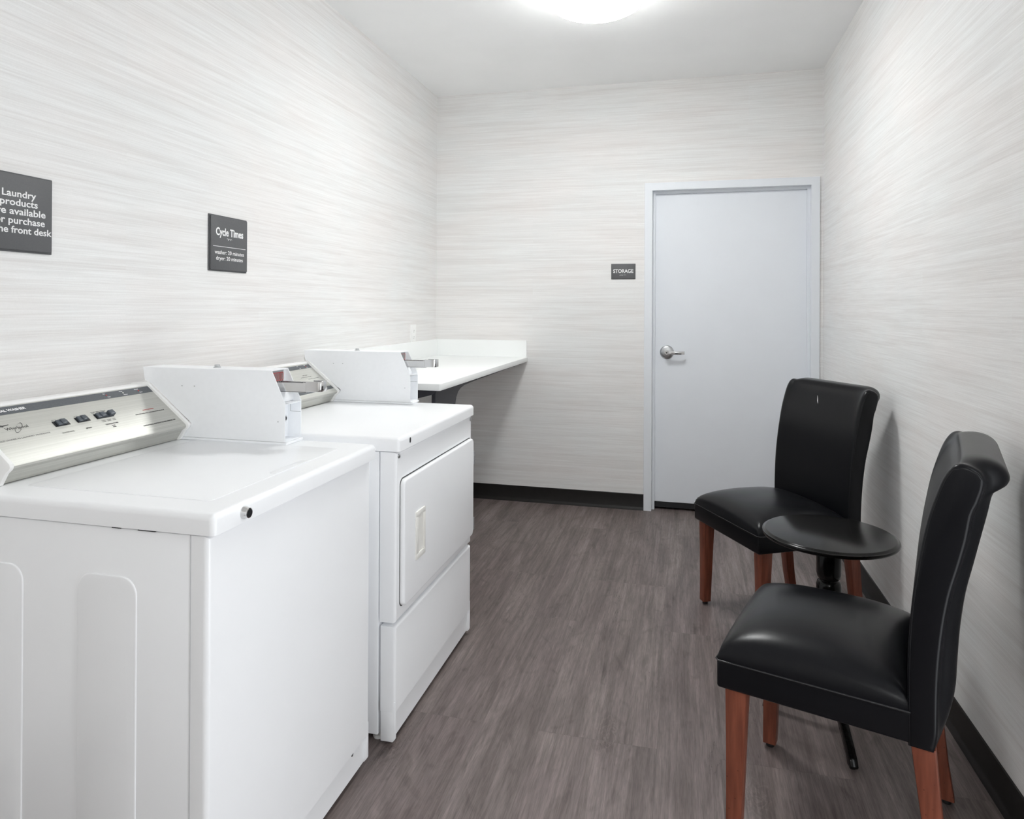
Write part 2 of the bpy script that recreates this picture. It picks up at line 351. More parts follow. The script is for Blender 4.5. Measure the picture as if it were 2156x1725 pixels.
def letters(bm, body, frame, center, width, height=None, bold=0.0, align=0.5):
    """adds lettering to bm. frame = (right, up) unit vectors; center = point of the text box (align 0 left, .5 mid, 1 right)"""
    cu = bpy.data.curves.new('t', 'FONT'); cu.body = body; cu.size = 1; cu.extrude = 0.0; cu.offset = bold; cu.resolution_u = 3
    to = bpy.data.objects.new('t', cu); COL.objects.link(to)
    dg = bpy.context.evaluated_depsgraph_get()
    me = bpy.data.meshes.new_from_object(to.evaluated_get(dg))
    xs = [v.co.x for v in me.vertices]
    x0, x1 = min(xs), max(xs); sx = width/(x1-x0); sy = sx if height is None else height/0.73
    r, u = Vector(frame[0]).normalized(), Vector(frame[1]).normalized(); n = r.cross(u)
    t = bmesh.new(); t.from_mesh(me)
    for v in t.verts:
        v.co = Vector(center) + r*((v.co.x-x0)*sx - width*align) + u*((v.co.y-0.365)*sy)
    fs = list(t.faces)
    ex = bmesh.ops.extrude_face_region(t, geom=fs)
    for g in ex['geom']:
        if isinstance(g, bmesh.types.BMVert): g.co += n*0.0003
    merge(bm, t)
    bpy.data.objects.remove(to); bpy.data.curves.remove(cu); bpy.data.meshes.remove(me)

def text(parent, mat, body, frame, center, width, height=None, bold=0.0, align=0.5, name='lettering'):
    b = bmesh.new(); letters(b, body, frame, center, width, height, bold, align); return obj(name, b, mat, parent)

# ------------------------------------------------------------------ room shell
DX0, DX1, DZ = 1.452, 2.443, 2.078       # rough opening of the storage door
b = bmesh.new(); box(b, -0.12, RW+0.12, YF-0.12, 0.56, -0.1, 0); struct('floor', b, M['floor'])
b = bmesh.new(); box(b, -0.12, RW+0.12, YF-0.12, 0.12, RH, RH+0.1); struct('ceiling', b, M['ceiling'])
b = bmesh.new(); box(b, -0.12, 0, YF, 0.12, 0, RH); struct('wall_left', b, M['wall'])
EY0, EY1, EZ = -4.10, -3.15, 2.10       # added opening in the right wall, out of view, lets in fill light
b = bmesh.new(); box(b, RW, RW+0.12, YF, EY0, 0, RH); box(b, RW, RW+0.12, EY1, 0.12, 0, RH); box(b, RW, RW+0.12, EY0, EY1, EZ, RH)
struct('wall_right', b, M['wall'])
po = area('added_opening_portal', (RW+0.11, (EY0+EY1)/2, EZ/2), (0, PI/2, 0), EZ, EY1-EY0, 1, (1, 1, 1)); po.data.cycles.is_portal = True  # samples the world light through the added opening
b = bmesh.new(); box(b, 0, RW, YF-0.12, YF, 0, RH); struct('wall_front', b, M['wall'])
b = bmesh.new(); box(b, 0, DX0, 0, 0.12, 0, RH); box(b, DX1, RW, 0, 0.12, 0, RH); box(b, DX0, DX1, 0, 0.12, DZ, RH)
struct('wall_back', b, M['wall'])
b = bmesh.new(); box(b, 1.2, RW+0.12, 0.55, 0.6, -0.1, RH); box(b, 1.15, 1.2, 0.12, 0.6, -0.1, RH); box(b, RW+0.06, RW+0.12, 0.12, 0.55, -0.1, RH); box(b, 1.15, RW+0.12, 0.12, 0.6, RH-0.1, RH-0.01)
struct('wall_light_block', b, M['wall'])  # added box behind the door, stops world light leaking under it
b = bmesh.new()
prof = [(0, 0), (-0.017, 0), (-0.015, 0.006), (-0.008, 0.014), (-0.004, 0.022), (-0.0035, 0.098), (0, 0.1015)]
prism(b, prof, 'x', 0.0, 1.4235); struct('baseboard_back', b, M['base'])
b = bmesh.new(); prism(b, [(RW+p[0], p[1]) for p in prof], 'y', EY1, -0.018); prism(b, [(RW+p[0], p[1]) for p in prof], 'y', YF, EY0); struct('baseboard_right', b, M['base'])
b = bmesh.new(); prism(b, [(-p[0], p[1]) for p in prof], 'y', YF, -0.018); struct('baseboard_left', b, M['base'])

# steel door frame: section in (u across, y depth), swept round the opening
b = bmesh.new()
FX0, FX1, FZ = 1.424, 2.4708, 2.1068
sec = [(0, 0.0), (0, -0.012), (0.002, -0.014), (0.047, -0.014), (0.049, -0.012), (0.049, 0.030), (0.066, 0.030), (0.066, 0.075), (0.049, 0.105), (0.029, 0.105), (0.029, 0.0)]
tm = bmesh.new(); rings = []
for f in (lambda u, d: (FX0+u, d, 0), lambda u, d: (FX0+u, d, FZ-u), lambda u, d: (FX1-u, d, FZ-u), lambda u, d: (FX1-u, d, 0)):
    rings.append([tm.verts.new(f(*p)) for p in sec])
for a, c in zip(rings, rings[1:]):
    for k in range(len(sec)): k2 = (k+1) % len(sec); tm.faces.new((a[k], a[k2], c[k2], c[k]))
tm.faces.new(rings[0]); tm.faces.new(rings[-1]); bmesh.ops.recalc_face_normals(tm, faces=tm.faces); merge(b, tm)
struct('trim_1', b, M['frame'])
b = bmesh.new(); box(b, 1.4885, 2.4063, 0.046, 0.090, 0.05, FZ-0.0655, 0.002, 1); leaf = struct('door_1', b, M['door'])
b = bmesh.new(); box(b, 1.491, 2.404, 0.050, 0.088, 0.014, 0.0505); obj('door_sweep', b, M['dark'], leaf)
b = bmesh.new()
HC = (1.566, 0.0465, 1.018)
lathe(b, [(0.0445, 0), (0.0445, 0.003), (0.042, 0.007), (0.033, 0.011), (0.02, 0.0135), (0.0, 0.0135)], HC, (0, -1, 0), 40)
ros = obj('door_handle', b, M['satin'], leaf)
b = bmesh.new()
lathe(b, [(0.0125, 0.01), (0.0125, 0.045), (0.0155, 0.047), (0.0155, 0.062), (0.013, 0.064), (0.0, 0.064)], HC, (0, -1, 0), 24)
xh, yh, zh = HC
prism(b, [(xh-0.004, yh-0.062), (xh+0.05, yh-0.064), (xh+0.092, yh-0.058), (xh+0.110, yh-0.048), (xh+0.112, yh-0.037), (xh+0.107, yh-0.037), (xh+0.102, yh-0.044), (xh+0.088, yh-0.050), (xh+0.05, yh-0.053), (xh-0.004, yh-0.050)], 'z', zh-0.011, zh+0.010, 0.002, 2)
obj('lever', b, M['chrome'], ros)
b = bmesh.new(); lathe(b, [(0.004, 0.0635), (0.004, 0.0646), (0, 0.0646)], HC, (0, -1, 0), 20); box(b, xh-0.001, xh+0.001, yh-0.0662, yh-0.065, zh-0.004, zh+0.004)
obj('keyhole', b, M['dark'], ros)

# ------------------------------------------------------------------ signs
def sign(name, label, origin, right, wd, ht, rows, th=0.010, rule=None, braille=None):
    R = Vector(right); U = Vector((0, 0, 1)); N = R.cross(U)
    t = thing(name, label, 'sign', origin)
    M4 = Matrix(((R.x, U.x, N.x, 0), (R.y, U.y, N.y, 0), (R.z, U.z, N.z, 0), (0, 0, 0, 1)))
    b = bmesh.new(); prism(b, rrect(-wd/2, wd/2, -ht/2, ht/2, 0.0015, 2), 'z', 0.0, th*0.45, 0.0012, 1, M4, 'far')
    obj('backer', b, M['sign'], t)
    b = bmesh.new(); e = 0.0045 if wd < 0.18 else 0.005
    prism(b, rrect(-wd/2+e, wd/2-e, -ht/2+e, ht/2-e, 0.002, 2), 'z', th*0.45, th, 0.0012, 2, M4, 'far')
    pl = obj('face_plate', b, M['sign'], t)
    for (txt, w_, h_, cz, bold) in rows:
        text(pl, M['white'], txt, (R, U), U*cz + N*(th+0.0001), w_, h_, bold)
    if rule:
        z, w_, hh = rule; b = bmesh.new(); box(b, -w_/2, w_/2, z-hh/2, z+hh/2, th, th+0.0006, mat=M4); obj('dividing_line', b, M['white'], pl)
    if braille:
        b = bmesh.new()
        for dx, dz in braille: lathe(b, [(0.0011, 0), (0.0007, 0.0007), (0, 0.0008)], R*dx + U*dz + N*th, N, 8)
        obj('braille', b, M['white'], pl)
    return t
def dots(letters_, x0, z0, pitch=0.0062):
    cells = {'s': (2, 3, 4), 't': (2, 3, 4, 5), 'o': (1, 3, 5), 'r': (1, 2, 3, 5), 'a': (1,), 'g': (1, 2, 4, 5), 'e': (1, 5), 'c': (1, 4), 'y': (1, 3, 4, 5, 6), 'l': (1, 2, 3)}
    out = []
    for i, ch in enumerate(letters_):
        for d in cells[ch]:
            out.append((x0+i*pitch+(0.0024 if d > 3 else 0), z0-((d-1) % 3)*0.0024))
    return out
sign('wall_sign', 'large charcoal sign about laundry products cut by the photo\'s left edge', (0, -3.105, 1.5395), (0, 1, 0), 0.2005, 0.203,
     [('Laundry', 0.094, 0.0182, 0.0490, 0.016), ('products', 0.104, 0.0182, 0.0265, 0.016), ('are available', 0.150, 0.0182, 0.0035, 0.016),
      ('for purchase', 0.146, 0.0182, -0.0200, 0.016), ('at the front desk', 0.187, 0.0182, -0.0440, 0.016)])
sign('wall_sign', 'square charcoal cycle times sign on the wall above the machines', (0, -2.257, 1.534), (0, 1, 0), 0.2225, 0.207,
     [('Cycle Times', 0.160, 0.0285, 0.044, 0.028), ('washer: 20 minutes', 0.172, 0.0150, -0.0325, 0.008), ('dryer: 20 minutes', 0.157, 0.0150, -0.0545, 0.008)],
     rule=(-0.012, 0.190, 0.0018), braille=[(p[0], p[1]) for p in dots('cycle', -0.016, 0.020)])
sign('wall_sign', 'small charcoal storage sign on the wall left of the door', (1.2885, 0, 1.5395), (1, 0, 0), 0.156, 0.101,
     [('STORAGE', 0.129, 0.0240, 0.0035, 0.024)], th=0.008, braille=dots('storage', -0.022, -0.0215))

# ------------------------------------------------------------------ wall outlet
t = thing('wall_outlet', 'white wall outlet above the counter backsplash', 'outlet', (0, -0.425, 1.131))
b = bmesh.new(); prism(b, rrect(-0.041, 0.041, -0.06, 0.06, 0.004, 3), 'x', 0, 0.006, 0.002, 2, None, 'far'); obj('cover_plate', b, M['plastic'], t)
b = bmesh.new(); prism(b, rrect(-0.0165, 0.0165, -0.034, 0.034, 0.002, 2), 'x', 0.005, 0.0082, 0.0006, 1, None, 'far'); rc = obj('receptacle', b, M['plastic'], t)
for zc in (0.02, -0.02):
    for ya, yb, za in ((-0.0075, -0.0060, -0.003), (0.0060, 0.0075, -0.002)):
        b = bmesh.new(); box(b, 0.0080, 0.0085, ya, yb, zc+za, zc+0.005); obj('slot', b, M['dark'], rc)
    b = bmesh.new(); lathe(b, [(0.0024, 0), (0.0024, 0.0004), (0, 0.0004)], (0.0081, 0, zc-0.008), (1, 0, 0), 10); obj('ground_slot', b, M['dark'], rc)

# ------------------------------------------------------------------ ceiling light
t = thing('ceiling_light', 'round white glowing ceiling light at the top of the photo', 'lamp', (1.285, -1.43, RH))
b = bmesh.new(); lathe(b, [(0, 0), (0.175, 0), (0.178, -0.012), (0.178, -0.030), (0.0, -0.030)], seg=64); obj('base_plate', b, M['plastic'], t)
b = bmesh.new(); lathe(b, [(0.2025, -0.080), (0.2040, -0.088), (0.200, -0.101), (0.180, -0.112), (0.13, -0.121), (0.07, -0.126), (0, -0.1275)], seg=72)
obj('lamp_shade', b, M['shade'], t, 60)
b = bmesh.new(); lathe(b, [(0.178, -0.026), (0.198, -0.030), (0.2055, -0.040), (0.2055, -0.084), (0.2035, -0.0845), (0.2035, -0.045), (0.178, -0.034)], seg=72)
obj('shade_rim', b, M['rim'], t, 60)

# ------------------------------------------------------------------ countertop
t = thing('countertop', 'white wall mounted folding counter beyond the dryer', 'counter', (0.002, -0.002, 0))
CTZ, CX, CYN = 0.969, 0.652, -1.706
b = bmesh.new(); prism(b, [(0.0, 0.0), (CX, 0.0), (CX, CYN+0.006), (CX-0.006, CYN), (0.0, CYN)], 'z', CTZ-0.030, CTZ, 0.002, 2); obj('slab', b, M['solid'], t)
b = bmesh.new(); box(b, 0.012, CX-0.006, -0.013, 0, CTZ, CTZ+0.112, 0.0015, 1); obj('backsplash', b, M['solid'], t)
b = bmesh.new(); box(b, 0, 0.0125, CYN, 0, CTZ, CTZ+0.112, 0.0015, 1); obj('side_splash', b, M['solid'], t)
b = bmesh.new()   # steel arm along the front edge with its curved gusset and upright
z1 = CTZ-0.030
pr = [(-0.10, z1), (-0.12, z1-0.010), (-0.60, z1-0.013), (-1.10, z1-0.016), (-1.28, z1-0.020), (-1.34, z1-0.028), (-1.38, z1-0.042), (-1.405, z1-0.065), (-1.47, z1-0.20), (-1.56, z1-0.45), (-1.60, 0.0), (-1.69, 0.0), (-1.69, z1)]
prism(b, pr, 'x', 0.606, 0.624, 0.001, 1); obj('support_arm', b, M['bracket'], t)
b = bmesh.new(); prism(b, [(0, z1), (0.634, z1), (0.628, z1-0.012), (0.60, z1-0.022), (0.40, z1-0.075), (0.06, z1-0.17), (0, z1-0.20)], 'y', -1.702, -1.690, 0.001, 1)
obj('support_bracket', b, M['bracket'], t)
for yy in (-1.06, -0.25):
    b = bmesh.new(); box(b, 0.6, 0.6255, yy-0.003, yy, z1-0.015, z1); obj('arm_joint', b, M['satin'], t)

# ------------------------------------------------------------------ laundry machines
SX, SZ = (0.281-0.148)/0.1707, -(1.067-0.96)/0.1707      # direction down the console face
def face_pt(dx, y, s, lift=0.0):                          # lift = along the face normal
    return Vector((0.148+dx+SX*s - SZ*lift, y, 1.067+SZ*s + SX*lift))
FR = (Vector((0, 1, 0)), Vector((-SX, 0, -SZ)))
def face_box(bm, dx, y0, y1, s0, s1, l0, l1, bev=0):
    R, U = FR; N = R.cross(U)
    M4 = Matrix(((R.x, U.x, N.x, 0), (R.y, U.y, N.y, 0), (R.z, U.z, N.z, 0), (0, 0, 0, 1)))
    M4.translation = face_pt(dx, 0, 0)
    box(bm, y0, y1, -s1, -s0, l0, l1, bev, 2, mat=M4)
def flat_poly(bm, dx, pts, l0=0.0002, l1=0.0006):
    R, U = FR; N = R.cross(U)
    M4 = Matrix(((R.x, U.x, N.x, 0), (R.y, U.y, N.y, 0), (R.z, U.z, N.z, 0), (0, 0, 0, 1)))
    M4.translation = face_pt(dx, 0, 0)
    prism(bm, [(p[0], -p[1]) for p in pts], 'z', l0, l1, mat=M4)

def console(t, dx, y0, y1):
    """sloped stainless control console, local y0..y1 between its white end caps"""
    b = bmesh.new(); prism(b, [(0.085+dx, 0.9135), (0.085+dx, 1.064), (0.093+dx, 1.070), (0.140+dx, 1.0735), (0.1475+dx, 1.070), (0.1465+dx, 0.9135)], 'y', y0-0.001, y1+0.001, 0.001, 1)
    ch = obj('console_housing', b, M['plastic'], t)
    b = bmesh.new()
    prism(b, [(0.146+dx, 0.915), (0.146+dx, 1.0675), (0.148+dx, 1.067), (0.281+dx, 0.960), (0.2835+dx, 0.955), (0.282+dx, 0.950), (0.270+dx, 0.942), (0.2665+dx, 0.936), (0.253+dx, 0.9165), (0.2525+dx, 0.915)], 'y', y0, y1)
    fa = obj('console_fascia', b, M['steel'], t, 25)
    cap = [(0.083+dx, 0.9135), (0.083+dx, 1.066), (0.09+dx, 1.073), (0.142+dx, 1.077), (0.151+dx, 1.0735), (0.289+dx, 0.963), (0.2915+dx, 0.956), (0.288+dx, 0.949), (0.277+dx, 0.940), (0.262+dx, 0.9135)]
    for a, c in ((y0-0.011, y0), (y1, y1+0.011)):
        b = bmesh.new(); prism(b, cap, 'y', a, c, 0.0025, 2); e = obj('end_cap', b, M['plastic'], t)
    b = bmesh.new(); lathe(b, [(0.0025, 0), (0.0025, 0.0006), (0, 0.0006)], (0.2625+dx, y1+0.004, 0.9225), (1, 0, 0.6), 10); obj('screw', b, M['dark'], e)
    return fa

def coin_box(t, dx, y0, y1, red_n, hole_lock=True):
    pr = [(0.124, 1.119), (0.553, 1.121), (0.5965, 1.029), (0.5965, 0.921), (0.252, 0.921), (0.266, 0.941), (0.289, 0.952), (0.2915, 0.962), (0.152, 1.0735), (0.130, 1.081)]
    T = 0.0022
    b = bmesh.new()
    P = [(x+dx, z) for x, z in pr]
    prism(b, P, 'y', y0, y0+T, 0.0005, 1); prism(b, P, 'y', y1-T, y1, 0.0005, 1)       # cheeks
    box(b, 0.124+dx, 0.553+dx, y0+0.0005, y1-0.0005, 1.1185, 1.1205)                    # top
    box(b, 0.252+dx, 0.5965+dx, y0+0.0005, y1-0.0005, 0.921, 0.923)                     # bottom
    box(b, 0.553+dx, 0.5535+dx, y0+0.001, y1-0.001, 0.922, 1.027)                       # lower inner face
    prism(b, [(0.553+dx, 1.0255), (0.5965+dx, 1.0255), (0.5965+dx, 1.0275), (0.553+dx, 1.0275)], 'y', y0+0.001, y1-0.001)   # shelf
    box(b, 0.5440+dx, 0.5455+dx, y0+0.001, y1-0.001, 1.027, 1.1195)                       # upper inner face
    prism(b, [(0.545+dx, 1.0285), (0.572+dx, 1.0285), (0.572+dx, 1.036), (0.562+dx, 1.0585), (0.545+dx, 1.0585)], 'y', y0+T, y1-T, 0.001, 1)
    cb = obj('coin_box', b, M['coinwhite'], t)
    b = bmesh.new(); box(b, 0.235+dx, 0.602+dx, y0-0.002, y1+0.002, 0.9135, 0.9205, 0.0012, 1); obj('mounting_base', b, M['coinwhite'], cb)
    for x, z in ((0.259, 1.069), (0.301, 1.069), (0.574, 0.978)):                       # rivets in the near cheek
        b = bmesh.new(); lathe(b, [(0.0022, 0), (0.0018, 0.0007), (0, 0.0008)], (x+dx, y0, z), (0, -1, 0), 10); obj('rivet', b, M['satin'], cb)
    b = bmesh.new(); yc = (y0+y1)/2                                                      # top lock
    lathe(b, [(0.0105, 0), (0.0105, 0.002), (0.0075, 0.0035), (0.0075, 0.008), (0.006, 0.009), (0, 0.009)], (0.345+dx, yc, 1.1205), (0, 0, 1), 20)
    obj('top_lock', b, M['satin'], cb)
    b = bmesh.new()                                                                     # coin box lock in the lower recess
    lathe(b, [(0.013, 0), (0.013, 0.004), (0.0105, 0.009), (0.0105, 0.016), (0.0085, 0.018), (0.0, 0.018)], (0.5535+dx, yc, 0.981), (1, 0, 0), 24)
    lk = obj('drawer_lock', b, M['chrome'], cb)
    b = bmesh.new(); lathe(b, [(0.0055, 0.0175), (0.0055, 0.0187), (0, 0.0187)], (0.5535+dx, yc, 0.981), (1, 0, 0), 16); obj('lock_core', b, M['dark'], cb)
    b = bmesh.new(); tube(b, [(0.5975+dx-0.0004-0.034, y1-T-0.0004, 0.996), (0.5955+dx, y1-T-0.0004, 0.996)], 0.0004, 6)
    tube(b, [(0.5625+dx, y1-T-0.0004, 0.996), (0.5625+dx, y1-T-0.0004, 1.020)], 0.0004, 6); obj('drawer_seam', b, M['fade'], cb)
    # coin chart with the red outline and price slots
    b = bmesh.new(); box(b, 0.5455+dx, 0.5462+dx, y0+0.003, y1-0.014, 1.060, 1.117); obj('price_plate', b, M['satin'], cb)
    b = bmesh.new(); ya, yb, za, zb = y0+0.010, y1-0.017, 1.088, 1.111
    ring = [(0.5468+dx, p[0], p[1]) for p in rrect(ya, yb, za, zb, 0.004, 4)]
    tube(b, ring, 0.0009, 8, True)
    if red_n > 1:
        for i in range(1, red_n):
            yy = ya+(yb-ya)*i/red_n; tube(b, [(0.5468+dx, yy, za), (0.5468+dx, yy, zb)], 0.0005, 6)
    obj('red_outline', b, M['red'], cb)
    for i in range(8):
        yy = y0+0.009+(y1-y0-0.028)*i/7.0
        b = bmesh.new(); box(b, 0.5462+dx, 0.5474+dx, yy-0.0009, yy+0.0009, 1.0600, 1.0865); obj('coin_slot', b, M['dark'], cb)
        b = bmesh.new(); box(b, 0.5463+dx, 0.5468+dx, yy+0.0010, yy+0.0026, 1.0905, 1.1085); obj('price_mark', b, M['fade'], cb)
    # chrome slide
    yc -= 0.007; ws = 0.0205
    b = bmesh.new()
    box(b, 0.545+dx, 0.655+dx, yc-ws, yc-ws+0.002, 1.0600, 1.0865, 0.0008, 1)
    box(b, 0.545+dx, 0.655+dx, yc+ws-0.002, yc+ws, 1.0600, 1.0865, 0.0008, 1)
    box(b, 0.545+dx, 0.655+dx, yc-ws, yc+ws, 1.0600, 1.0620)
    box(b, 0.545+dx, 0.640+dx, yc-ws+0.0005, yc+ws-0.0005, 1.0820, 1.0840)
    sl = obj('coin_slide', b, M['chrome'], cb)
    b = bmesh.new()
    pts = [(-0.0225, 0.655), (-0.0225, 0.690), (-0.0165, 0.700), (0.0165, 0.700), (0.0225, 0.690), (0.0225, 0.655), (0.0195, 0.655), (0.0195, 0.688), (0.0150, 0.6965), (-0.0150, 0.6965), (-0.0195, 0.688), (-0.0195, 0.655)]
    prism(b, [(p[1]+dx-0.003, yc+p[0]) for p in pts], 'z', 1.0625, 1.092, 0.0008, 1)
    box(b, 0.640+dx, 0.668+dx, yc-0.017, yc+0.017, 1.0625, 1.0720, 0.001, 1)
    obj('slide_handle', b, M['chrome'], cb)
    b = bmesh.new(); box(b, 0.560+dx, 0.625+dx, yc-0.009, yc+0.009, 1.0842, 1.0850); obj('coin_recess', b, M['dark'], cb)
    return cb

def machine(name, label, cat, y0, W, xf, xs, top_lo, near_side):
    t = thing(name, label, cat, (0, y0, 0)); return t

# ---- washer: local y 0..0.683
WY, WW, WX = -3.407, 0.683, 0.8152
t = thing('washing_machine', 'white coin operated top loading washer, nearest the camera', 'washer', (0, WY, 0))
b = bmesh.new()
box(b, 0.045, 0.7755, 0.0, WW, 0.02, 0.8695, 0.003, 2)
for xa, xb_ in ((0.518, 0.657), (0.245, 0.383)):      # pressed panels on the near side
    prism(b, rrect(xa, xb_, 0.06, 0.777, 0.035, 8), 'y', 0.004, -0.0028, 0.0026, 3, None, 'far')
for xx in (0.10, 0.70):
    for yy in (0.06, WW-0.06): lathe(b, [(0.02, 0), (0.02, 0.012), (0.01, 0.014), (0.01, 0.03), (0, 0.03)], (xx, yy, 0), (0, 0, 1), 16)
obj('cabinet', b, M['enamel'], t)
b = bmesh.new()                                        # wrap-round front panel with flanges beside the toe space
vert = lambda p, q: abs(p.z-q.z) > 0.3 and p.x > 0.8 and q.x > 0.8
box(b, 0.7785, WX, -0.001, WW+0.001, 0.098, 0.8695, 0.011, 5, lambda p, q: (p.x > 0.8 and q.x > 0.8 and (p.z > 0.2 or q.z > 0.2)))
for ya, yb in ((-0.0004, 0.013), (WW-0.013, WW+0.0004)):
    prism(b, [(0.7785, 0.13), (WX-0.0010, 0.13), (WX-0.001, 0.030), (0.806, 0.020), (0.7785, 0.020)], 'y', ya, yb, 0.002, 2)
obj('front_panel', b, M['enamel'], t)
b = bmesh.new(); box(b, 0.7785, 0.8055, 0.0135, WW-0.0135, 0.020, 0.100, 0.002, 1); tp = obj('toe_panel', b, M['enamel'], t)
b = bmesh.new(); lathe(b, [(0.0055, 0), (0.0055, 0.001), (0, 0.0015)], (0.8055, WW-0.082, 0.085), (1, 0, 0), 14); obj('toe_screw', b, M['ink'], tp)
b = bmesh.new()                                        # top deck
box(b, 0.040, 0.832, -0.006, WW+0.006, 0.8725, 0.9130, 0.013, 5, lambda p, q: not (p.z < 0.9 and q.z < 0.9) and not (p.x < 0.1 and q.x < 0.1))
dk = obj('top_deck', b, M['enamel'], t)
b = bmesh.new(); prism(b, rrect(0.305, 0.765, 0.070, 0.600, 0.012, 5), 'z', 0.9105, 0.9142, 0.0012, 2, None, 'far')
ld = obj('lid', b, M['enamel'], t)
b = bmesh.new()
prism(b, rrect(0.742, 0.7655, 0.30, 0.44, 0.008, 5), 'z', 0.9138, 0.9152, 0.0009, 2, None, 'far'); obj('lid_grip', b, M['enamel'], ld)
def cam_lock(parent, x, y, z, mat2=M['dark']):
    b = bmesh.new(); lathe(b, [(0.0125, 0), (0.0125, 0.003), (0.0100, 0.010), (0.0100, 0.013), (0.0075, 0.0135), (0.0, 0.0135)], (x, y, z), (1, 0, 0), 28)
    l = obj('key_lock', b, M['chrome'], parent)
    b = bmesh.new(); lathe(b, [(0.0078, 0.0130), (0.0078, 0.0140), (0.0045, 0.0142), (0, 0.0142)], (x, y, z), (1, 0, 0), 20); obj('lock_core', b, mat2, parent)
cam_lock(dk, 0.8315, 0.083, 0.8925)
for xa, xc in ((0.66, 0.70), (0.60, 0.62)):
    b = bmesh.new(); box(b, xa, xc, -0.003, 0.0, 0.8695, 0.8725); obj('lid_clip', b, M['dark'], t)
fa = console(t, 0, 0.057, 0.587)
b = bmesh.new(); face_box(b, 0, 0.0572, 0.5868, 0.0035, 0.0275, 0.0, 0.0004); obj('title_band', b, M['band'], fa)
text(fa, M['white'], 'COMMERCIAL WASHER', FR, face_pt(0, 0.193, 0.0155, 0.0006), 0.120, 0.0072, 0.035, 1.0)
for yy, up, dn in ((0.429, 'In', 'Use'), (0.486, 'Wash', 'Rinse'), (0.5415, 'Final', 'Spin')):
    text(fa, M['white'], up, FR, face_pt(0, yy-0.004, 0.0088, 0.0006), 0.0022*len(up)+0.002, 0.0032, 0.02)
    text(fa, M['white'], dn, FR, face_pt(0, yy+0.004, 0.0218, 0.0006), 0.0022*len(dn)+0.002, 0.0032, 0.02)
for yy, mt in ((0.429, M['red']), (0.486, M['handle']), (0.5415, M['red'])):
    b = bmesh.new(); lathe(b, [(0.0021, 0), (0.0018, 0.0012), (0, 0.0016)], face_pt(0, yy, 0.0152, 0.0003), FR[0].cross(FR[1]), 12); obj('indicator_light', b, mt, fa)
def ring_mark(b, dx, yc, sc, ry, rs, ang, wd):
    n = 40; out = []; inn = []
    for k in range(n):
        a = 2*PI*k/n
        for lst, g in ((out, 1), (inn, 1-wd*(0.6+0.4*math.cos(a)))):
            u, v = ry*math.cos(a)*g, rs*math.sin(a)*g
            lst.append((yc+u*math.cos(ang)-v*math.sin(ang), sc+u*math.sin(ang)+v*math.cos(ang)))
    for k in range(n):
        j = (k+1) % n; flat_poly(b, dx, [out[k], out[j], inn[j], inn[k]])
b = bmesh.new()
text(fa, M['ink'], 'Whirlpool', FR, face_pt(0, 0.1345, 0.0715, 0.0002), 0.054, 0.0085, -0.004)
ring_mark(b, 0, 0.139, 0.0730, 0.0062, 0.0190, 0.80, 0.10)
flat_poly(b, 0, [(0.100, 0.0615), (0.106, 0.0570), (0.107, 0.0592), (0.1225, 0.0585), (0.1225, 0.0600), (0.108, 0.0618), (0.108, 0.0640)])
obj('maker_mark', b, M['ink'], fa)
text(fa, M['fade'], 'WORLD LEADER IN LAUNDRY PRODUCTS', FR, face_pt(0, 0.197, 0.1040, 0.0002), 0.137, 0.0042, 0, 1.0)
text(fa, M['fade'], 'WATER LEVEL', FR, face_pt(0, 0.2405, 0.1138, 0.0002), 0.034, 0.0040, 0)
text(fa, M['fade'], 'SMALL   LARGE', FR, face_pt(0, 0.240, 0.0690, 0.0002), 0.030, 0.0024, 0)
text(fa, M['fade'], 'LOW     HIGH', FR, face_pt(0, 0.301, 0.0690, 0.0002), 0.026, 0.0024, 0)
text(fa, M['fade'], 'COLOR   PERM   REGULAR', FR, face_pt(0, 0.362, 0.0655, 0.0002), 0.046, 0.0024, 0)
text(fa, M['fade'], 'FAST    PRESS   HEAVY', FR, face_pt(0, 0.362, 0.0690, 0.0002), 0.044, 0.0024, 0)
text(fa, M['fade'], 'COLD    WARM    HOT', FR, face_pt(0, 0.370, 0.0995, 0.0002), 0.044, 0.0026, 0)
text(fa, M['fade'], 'COLD    COLD    COLD', FR, face_pt(0, 0.370, 0.1035, 0.0002), 0.044, 0.0026, 0)
text(fa, M['ink'], 'SPEED', FR, face_pt(0, 0.299, 0.1138, 0.0002), 0.017, 0.0042, 0)
text(fa, M['ink'], 'TEMPERATURE', FR, face_pt(0, 0.369, 0.1145, 0.0002), 0.040, 0.0042, 0)
text(fa, M['ink'], 'WASH', FR, face_pt(0, 0.369, 0.1215, 0.0002), 0.010, 0.0030, 0)
text(fa, M['ink'], 'RINSE', FR, face_pt(0, 0.369, 0.1265, 0.0002), 0.010, 0.0030, 0)
text(fa, M['ink'], 'MACHINE WILL NOT OPERATE WHEN LID IS UP', FR, face_pt(0, 0.512, 0.1015, 0.0002), 0.105, 0.0030, 0)
text(fa, M['ink'], 'OPERATING INSTRUCTIONS UNDER LID', FR, face_pt(0, 0.5105, 0.1450, 0.0002), 0.119, 0.0046, 0.004)
text(fa, M['red'], 'SAFETY WARNING', FR, face_pt(0, 0.514, 0.0900, 0.0002), 0.040, 0.0030, 0)
